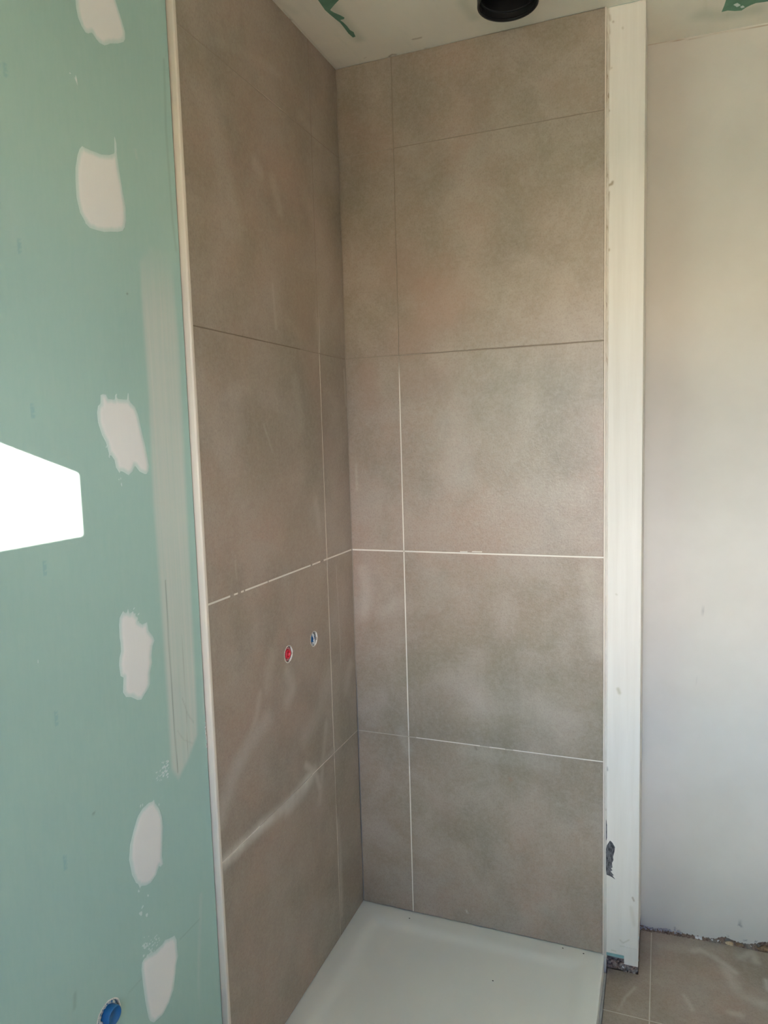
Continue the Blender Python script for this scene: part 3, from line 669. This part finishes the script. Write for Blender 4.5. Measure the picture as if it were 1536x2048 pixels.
# ------------------------------------------------------------------ filler spots on the green board
def dot(u, v, a, b_=None, rot=0.0, n=10):
    b_ = b_ or a; pts = []
    for k in range(n):
        t = 2*math.pi*k/n; r_ = 1+.18*math.sin(3*t+u)
        x, y = a*r_*math.cos(t), b_*r_*math.sin(t); pts.append((u+x*math.cos(rot)-y*math.sin(rot), v+x*math.sin(rot)+y*math.cos(rot)))
    return pts
P0 = [(144,-40),(148,-20),(151,0),(152,15),(156,35),(163,52),(171,65),(176,67),(184,65),(191,76),(199,86),(209,91),(216,89),(220,87),(236,87),(247,84),(250,78),(250,65),(246,50),(239,27),(232,5),(224,-20),(216,-40)]
P1 = [(164,292),(170,296),(185,302),(203,309),(219,310),(228,307),(229,304),(228.4,290),(228.6,273),(230,276),(232.5,287),(233.4,300),(233,305),(238,340),(245,380),(251,415),(252,440),(250,455),(245,462),(235,464),(220,463.5),(208,464),(196,461),(180,456),(171,447),(170,443),(160,425),(153,395),(151,360),(151,335),(155,310),(159,298)]
P2 = [(201,790),(206,788),(212,789),(216,798),(230,799),(230,791),(232,787.5),(234,788),(233,794),(236,798),(254,799.5),(255.5,786),(257,787),(258,800),(262,806),(270,814),(276,830),(282,855),(290,890),(296,920),(298,932),(297,942),(293,948),(289,948),(279,943),(270,931),(265,943),(257,950.5),(247,944),(241,942),(239,946),(232,935),(229,920),(222,910),(219,912),(216,900),(212,885),(204,870),(196,845),(194,825),(196,812),(201,807)]
P3_ = [(246,1222),(251,1226),(254,1225),(256,1217),(259,1227),(263,1225),(266,1222),(268,1228),(271,1226),(271,1232),(276,1235),(275,1243),(285,1249),(294,1244),(297,1261),(306,1273),(309,1281),(305,1292),(303,1312),(304,1325),(300,1345),(300,1368),(296,1378),(288,1390),(283,1399),(275,1400),(262,1394),(252,1394),(246,1385),(247,1355),(241,1352),(238,1330),(239,1315),(242,1303),(241,1285),(239,1275),(238,1250),(239,1236)]
P4 = [(308,1599),(310,1606),(318,1616),(324,1632),(326,1655),(325,1680),(324,1710),(326,1728),(321,1734),(318,1731),(312,1750),(301,1766),(292,1771),(282,1772),(280,1777),(276,1768),(272,1766),(264,1750),(258,1720),(260,1690),(266,1665),(273,1640),(276,1632),(285,1617),(297,1606),(305,1603)]
P5 = [(349,1871),(353,1880),(354,1895),(356,1912),(352,1930),(351,1945),(347,1980),(345,1984),(338,2005),(325,2030),(308,2045),(300,2042),(297,2035),(291,2005),(286,1970),(283,1940),(284,1925),(288,1918),(295,1912),(303,1906),(310,1902),(325,1888),(330,1880),(338,1877)]
R3 = random.Random(11)
def speck(n, fu, fv, a=1.4, b_=3.0):
    return [dot(fu(R3), fv(R3), a*R3.uniform(.5,1.1), b_*R3.uniform(.5,1.2), R3.uniform(.2,.7), 8) for _ in range(n)]
sets = [
 ('large filler spot cut off by the top edge of the photo', [P0]),
 ('tiny forked white fleck between the two upper filler spots', [[(147,151),(149,155),(150,157),(150.5,152),(151,150),(153,155),(154.5,163),(155.5,172),(153,166),(149.5,158)], dot(140,146.5,2.2,1.2,.5)]),
 ('large rounded filler spot with a thin upward tail', [P1]),
 ('slanting filler spot level with the sun patch', [P2, dot(241.5,957,.9,2.2,0,8), dot(243,969,1.3,4,-.1,8), dot(238,959,1,1.6,0,8), dot(213,893,1,3.6,.35,8), dot(218.5,913,1.1,3.2,-.3,8)]),
 ('ragged double-layered filler spot below the sun patch', [P3_, dot(268,1217,1,3,.6,8), dot(277,1228,1,3.2,.6,8), dot(277,1244,1.6,2,0,8), dot(274,1237,1,3,.6,8)]),
 ('leaf-shaped filler spot with drips below', [P4, dot(277.5,1782,2.0,3,0), dot(296,1791,1.8,2.4,0), dot(281.5,1827,3.2,4.6,.2), dot(293.5,1830,2.2,4,.2), dot(285,1814,1.3,4.5,.45,8), dot(281,1612,1,4,.2,8), dot(285,1610,1,3.5,.2,8), dot(318,1609,1,3.5,.1,8)]),
 ('lowest filler spot with speckled upper edge', [P5]+speck(34, lambda r: r.uniform(286,318), lambda r: r.uniform(1886,1912), 1.5, 3.0)+speck(14, lambda r: r.uniform(288,322), lambda r: r.uniform(1870,1886), 1.0, 2.2)),
 ('scattered white flecks beside the lower end of the grey filler band', speck(26, lambda r: r.uniform(324,337), lambda r: r.uniform(1520,1555), 1.4, 3.2)+speck(12, lambda r: r.uniform(310,326), lambda r: r.uniform(1540,1562), 1.0, 2.4)),
 ('tiny white fleck left of the ragged filler spot', [dot(76,1323,1.0,4,0,8)]),
]
for lab, polys in sets:
    big = len(polys[0]) > 16
    shape_patch('filler_patch' if big else 'filler_fleck', [Gb(p) for p in polys], 0, BX, 1, mFill, wall_left, step=.0015 if big else .0008, thick=.0011, fall=.014 if big else .003, label=lab)
# knife-marked ridge where trim and board meet
m = MB()
for i in range(14): m.blob((BX+.0005, -.801+random.uniform(-.0015,.0015), .940-i*.0045), random.uniform(.0016,.003), i, (.5,1,1.2), .5, 1)
m.build('filler_crumb', mRim, wall_left)['label'] = 'crumbs of filler beside the trim'

# ------------------------------------------------------------------ pipe stubs
def pipe_stub(name, y, z, x0, R, label, cap_mat, dusty, kind):
    e = empty(name, (x0, y, z)); tag(e, label, 'pipe stub', 'capped water pipes in the wall')
    def part(n, prof, mat, wob=0, off=(0,0,0), nseg=44, **k):
        mm = MB(); mm.lathe(prof, (x0+off[0], y+off[1], z+off[2]), (1,0,0), nseg, wob); o_ = mm.build(n, mat, e, True, origin=(x0, y, z)); o_.location = (0,0,0)
        return o_
    d = .014; off3 = .0065
    part('hole_back', [(R*1.1, -d), (.0001, -d)], mDark)
    part('plaster_rim', [(R*.99, -.004), (R*.99, .0002), (R*1.02, .0007), (R*1.06, .0005), (R*1.09, .0001)], mRim, .012)
    if kind == 'hot':
        part('socket', [(R*.86, -d+.0005), (R*.86, -.0035), (R*.82, -.0022), (R*.66, -.0022), (R*.62, -.004), (R*.60, -d+.0006)], dusty, .008)['label'] = 'dusty pinkish socket ring'
        part('cap', [(R*.56, -d+.0006), (R*.56, -.0005), (R*.52, .0010), (R*.44, .0010), (R*.40, -.002), (R*.36, -.006), (.0001, -.006)], cap_mat)['label'] = 'red plastic plug'
    elif kind == 'cold':
        part('socket', [(R*.80, -d+.0005), (R*.80, -.006), (R*.72, -.005), (R*.60, -.0065), (R*.58, -d+.0006)], dusty, .03)['label'] = 'blue socket ring smeared with plaster'
        part('cap', [(R*.50, -d+.0006), (R*.50, -.003), (R*.45, -.0015), (R*.36, -.0015), (R*.32, -.006), (.0001, -.006)], cap_mat)['label'] = 'blue plastic plug'
        mm = MB()
        for i, (dy, dz, r_) in enumerate(((.004,-.006,.0055),(-.003,.011,.0045),(.004,.001,.004),(-.006,-.012,.004),(.002,-.011,.0045))): mm.blob((x0-.002, y+dy, z+dz), r_, i, (.5,.7,1.3), .4, 2)
        o_ = mm.build('plaster_dab', mStone, e, True, origin=(x0,y,z)); o_.location = (0,0,0); o_['label'] = 'white plaster dabs'
    else:
        mm = MB()
        for i, (dy, dz, r_) in enumerate(((-.016,.010,.007),(-.010,.018,.007),(-.019,.001,.006),(.000,.021,.005),(-.014,-.004,.005))): mm.blob((x0-.006, y+dy, z+dz), r_, i+40, (.7,.9,1.2), .4, 2)
        o_ = mm.build('plaster_dab', mStone, e, True, origin=(x0,y,z)); o_.location = (0,0,0); o_['label'] = 'white plaster dabs'
        part('socket', [(R*.93, -d+.0005), (R*.93, -.004), (R*.88, -.002), (R*.76, -.002), (R*.72, -.004), (R*.72, -d+.0006)], dusty, .01)['label'] = 'blue socket ring smeared with plaster'
        part('cap', [(R*.60, -d+.0006), (R*.60, .008), (R*.57, .0098), (R*.50, .0098), (R*.46, .007), (.0001, .007)], cap_mat, off=(0, off3, 0))['label'] = 'blue plastic plug sticking out'
    return e
pipe_stub('water_pipe_stub', holeH[0], holeH[1], 0.0, .0215, 'red capped hot water pipe stub set in the left tiled wall', mRed, mRedD, 'hot')
pipe_stub('water_pipe_stub', holeC[0], holeC[1], 0.0, .0205, 'blue and white capped cold water pipe stub nearer the corner', mBlue, mBlueD, 'cold')
pipe_stub('water_pipe_stub', hole3[0], hole3[1], BX, .0285, 'blue capped pipe stub low in the green plasterboard', mBlue, mBlueD, 'low')

# ------------------------------------------------------------------ black duct sleeve on the ceiling
dx, dy, dr, dz = .56, -.21, .0745, 2.600
e = empty('ceiling_duct_sleeve', (dx, dy, ZC)); tag(e, 'round black open duct sleeve hanging from the shower ceiling', 'duct')
def dpart(n, prof, mat):
    mm = MB(); mm.lathe(prof, (dx, dy, 0), (0,0,1), 72, closed=True); o_ = mm.build(n, mat, e, True, origin=(dx, dy, ZC)); o_.location = (0,0,0)
    md = o_.modifiers.new('edge', 'EDGE_SPLIT'); md.split_angle = math.radians(40); return o_
dpart('sleeve', [(dr, ZC-.0005), (dr, dz+.001), (dr-.001, dz), (dr-.0030, dz), (dr-.0040, dz+.001), (dr-.0040, ZC-.0005)], mBlack)
dpart('inner_ring', [(dr-.0038, dz+.020), (dr-.009, dz+.020), (dr-.010, dz+.021), (dr-.010, dz+.026), (dr-.0038, dz+.027)], mBlack)
mm = MB(); mm.lathe([(dr-.0038, ZC-.004), (.0001, ZC-.004)], (dx, dy, 0), (0,0,1), 48); o_ = mm.build('duct_back', mRub, e, origin=(dx, dy, ZC)); o_.location = (0,0,0)
mm = MB(); mm.lathe([(dr-.0042, dz+.0015), (dr-.0054, dz+.0035), (dr-.0054, dz+.0060), (dr-.0042, dz+.0075)], (dx, dy, 0), (0,0,1), 60, closed=True); o_ = mm.build('gasket', mRub, e, True, origin=(dx, dy, ZC)); o_.location = (0,0,0)

# ------------------------------------------------------------------ shower tray
TX, TY = .7780, -.800
def tray_h(x, y):
    e_ = np.minimum(np.minimum(x-.0, TX-x), np.minimum(-y, y-TY))
    cl = np.clip((e_-.045)/.05, 0, 1); s_ = cl*cl*(3-2*cl)
    return -.0075*s_-.006*np.clip((e_-.095)/.30, 0, 1)
m = MB(); tx = axis_pts(-.0085, TX, .0075, (), .002); ty = axis_pts(TY, .0085, .0075, (), .002)
tm = Bk  # specks on the tray
tsp = [trace(q, 2, 0.0) for q in ([(819,1839),(820,1840)], [(985,1958),(986,1958)], [(1126,1899),(1127,1900)], [(1167,1910),(1168,1911)], [(789,1837),(790,1837)])]
def attr_tray(P3):
    g = np.zeros(len(P3))
    for q in tsp: g = np.maximum(g, smear(P3[:, :2], q, .006, .6))
    return np.stack([g*0, g*0, g*0], 1)
m.panel((0,0,0), (1,0,0), (0,1,0), (0,0,1), tx, ty, .028, attr_tray, drop=.0012, bump=lambda P: tray_h(P[:,0], P[:,1]))
tray = m.build('shower_tray', mTray, None, True, origin=(.385, -.40, -.028)); tag(tray, 'white stone-resin shower tray set in the tiled corner', 'shower tray')
md = tray.modifiers.new('edge', 'EDGE_SPLIT'); md.split_angle = math.radians(35)
m = MB(); m.box((.004, TY+.012, ZF-.012), (TX-.006, -.0, -.0282)); o_ = m.build('support_bed', mSeal, tray, origin=(.385,-.4,-.028)); o_.location = (0,0,0)
m = MB(); m.box((TX-.006, TY+.012, ZF-.010), (TX+.0065, -.0, ZF+.0025)); o_ = m.build('sealant_bead', mSeal, tray, origin=(.385,-.4,-.028)); o_.location = (0,0,0); o_['label'] = 'grey sealant bead along the floor'
m = MB(); m.box((TX-.0061, TY+.012, ZF+.0024), (TX-.0005, -.0, -.0281)); o_ = m.build('side_skirt', mTray, tray, origin=(.385,-.4,-.028)); o_.location = (0,0,0)
m = MB()
for i, (u, v) in enumerate(((819,1839),(985,1958),(1126,1899),(1167,1910))):
    p = on_plane(u, v, 2, -.004); h_ = float(tray_h(np.array(p[0]), np.array(p[1])))
    g_ = MB(); g_.blob((p[0], p[1], h_+.0006), .0021, i, (1.3,.8,.5), .4, 2); o_ = g_.build('grit', mDark, None, True, origin=(p[0], p[1], h_))
    tag(o_, ['dark grain of grit on the tray near the back corner', 'dark grain of grit in the middle of the tray', 'dark grain of grit by the back edge of the tray', 'dark grain of grit nearest the right end of the tray'][i], 'grit', 'grains of grit on the shower tray')

# ------------------------------------------------------------------ rubble
def stone(u, v, r, mat, label, seed, sq=(1,1,1), name='rubble_stone', group='rubble stones along the foot of the recess wall', pos=None):
    p = rec(u, v) if pos is None else np.array(pos); q = (p[0], p[1]-.004 if pos is None else p[1], max(p[2], ZF-.001+r*sq[2]*.6) if pos is None else p[2])
    mm = MB(); mm.blob(q, r, seed, sq, .35, 3); o_ = mm.build(name, mat, None, True, origin=q); tag(o_, label, 'rubble', group)
stone(1398, 1874, .0105, mStone, 'long white rubble stone, first from the corner under the recess wall', 3, (1.55,.6,.55))
stone(1425, 1881, .0050, mStone, 'small white rubble chip right of the long white stone', 4, (.9,.6,1.0))
stone(1438, 1881, .0048, mStone, 'greyish rubble chip left of the ochre stone', 5, (1.2,.6,.9))
stone(1458, 1886, .0105, mOchre, 'ochre and cream rubble stone in the gap under the recess wall', 6, (1.3,.6,.8))
stone(1478, 1890, .0085, mBrown, 'flat brown rubble stone right of the ochre one', 7, (1.6,.6,.6))
stone(1500, 1894, .0045, mStone, 'tiny white rubble chip near the right end', 8, (.8,.6,1.2))
stone(1527, 1896, .0130, mBrown, 'big brown rubble stone at the right edge of the photo', 9, (1.5,.6,.85))
stone(1514, 1895, .0060, mBrown, 'small brown rubble stone beside the big brown one', 10, (1.1,.6,1.1))
R4 = random.Random(3)
m = MB()
for i in range(110):
    x = R4.uniform(.776, .868); y = R4.uniform(.032, .048); z = R4.uniform(ZF-.004, ZF+.022); m.blob((x, y, z), R4.uniform(.004, .008), i, (1,1,.9), .5, 2)
m.box((.772, .046, ZF-.012), (.872, .075, -.012))
o_ = m.build('debris_bed', mDebris, None, True, origin=(.82,.05,ZF)); tag(o_, 'brown crumbly mortar debris filling the gap under the white pier', 'debris', kind='stuff')
p = on_plane(1247, 1934, 1, .030); stone(0, 0, .0048, mStone, 'round white pebble in the debris under the pier', 21, (1,.8,1), pos=(p[0], .030, max(p[2], ZF+.005)), group='rubble stones along the foot of the recess wall')
m = MB()
p = on_plane(1275.5, 1876, 1, PY); m.blob((PX1+.001, PY+.003, p[2]), .003, 2, (1,.8,1.6), .2, 2); m.blob((PX1+.0008, PY+.003, on_plane(1274.5,1921,1,PY)[2]), .002, 3, (1,.8,1.2), .2, 2)
m.build('filler_drip', mFill, wall_pier, True)['label'] = 'white filler drips on the corner bead'
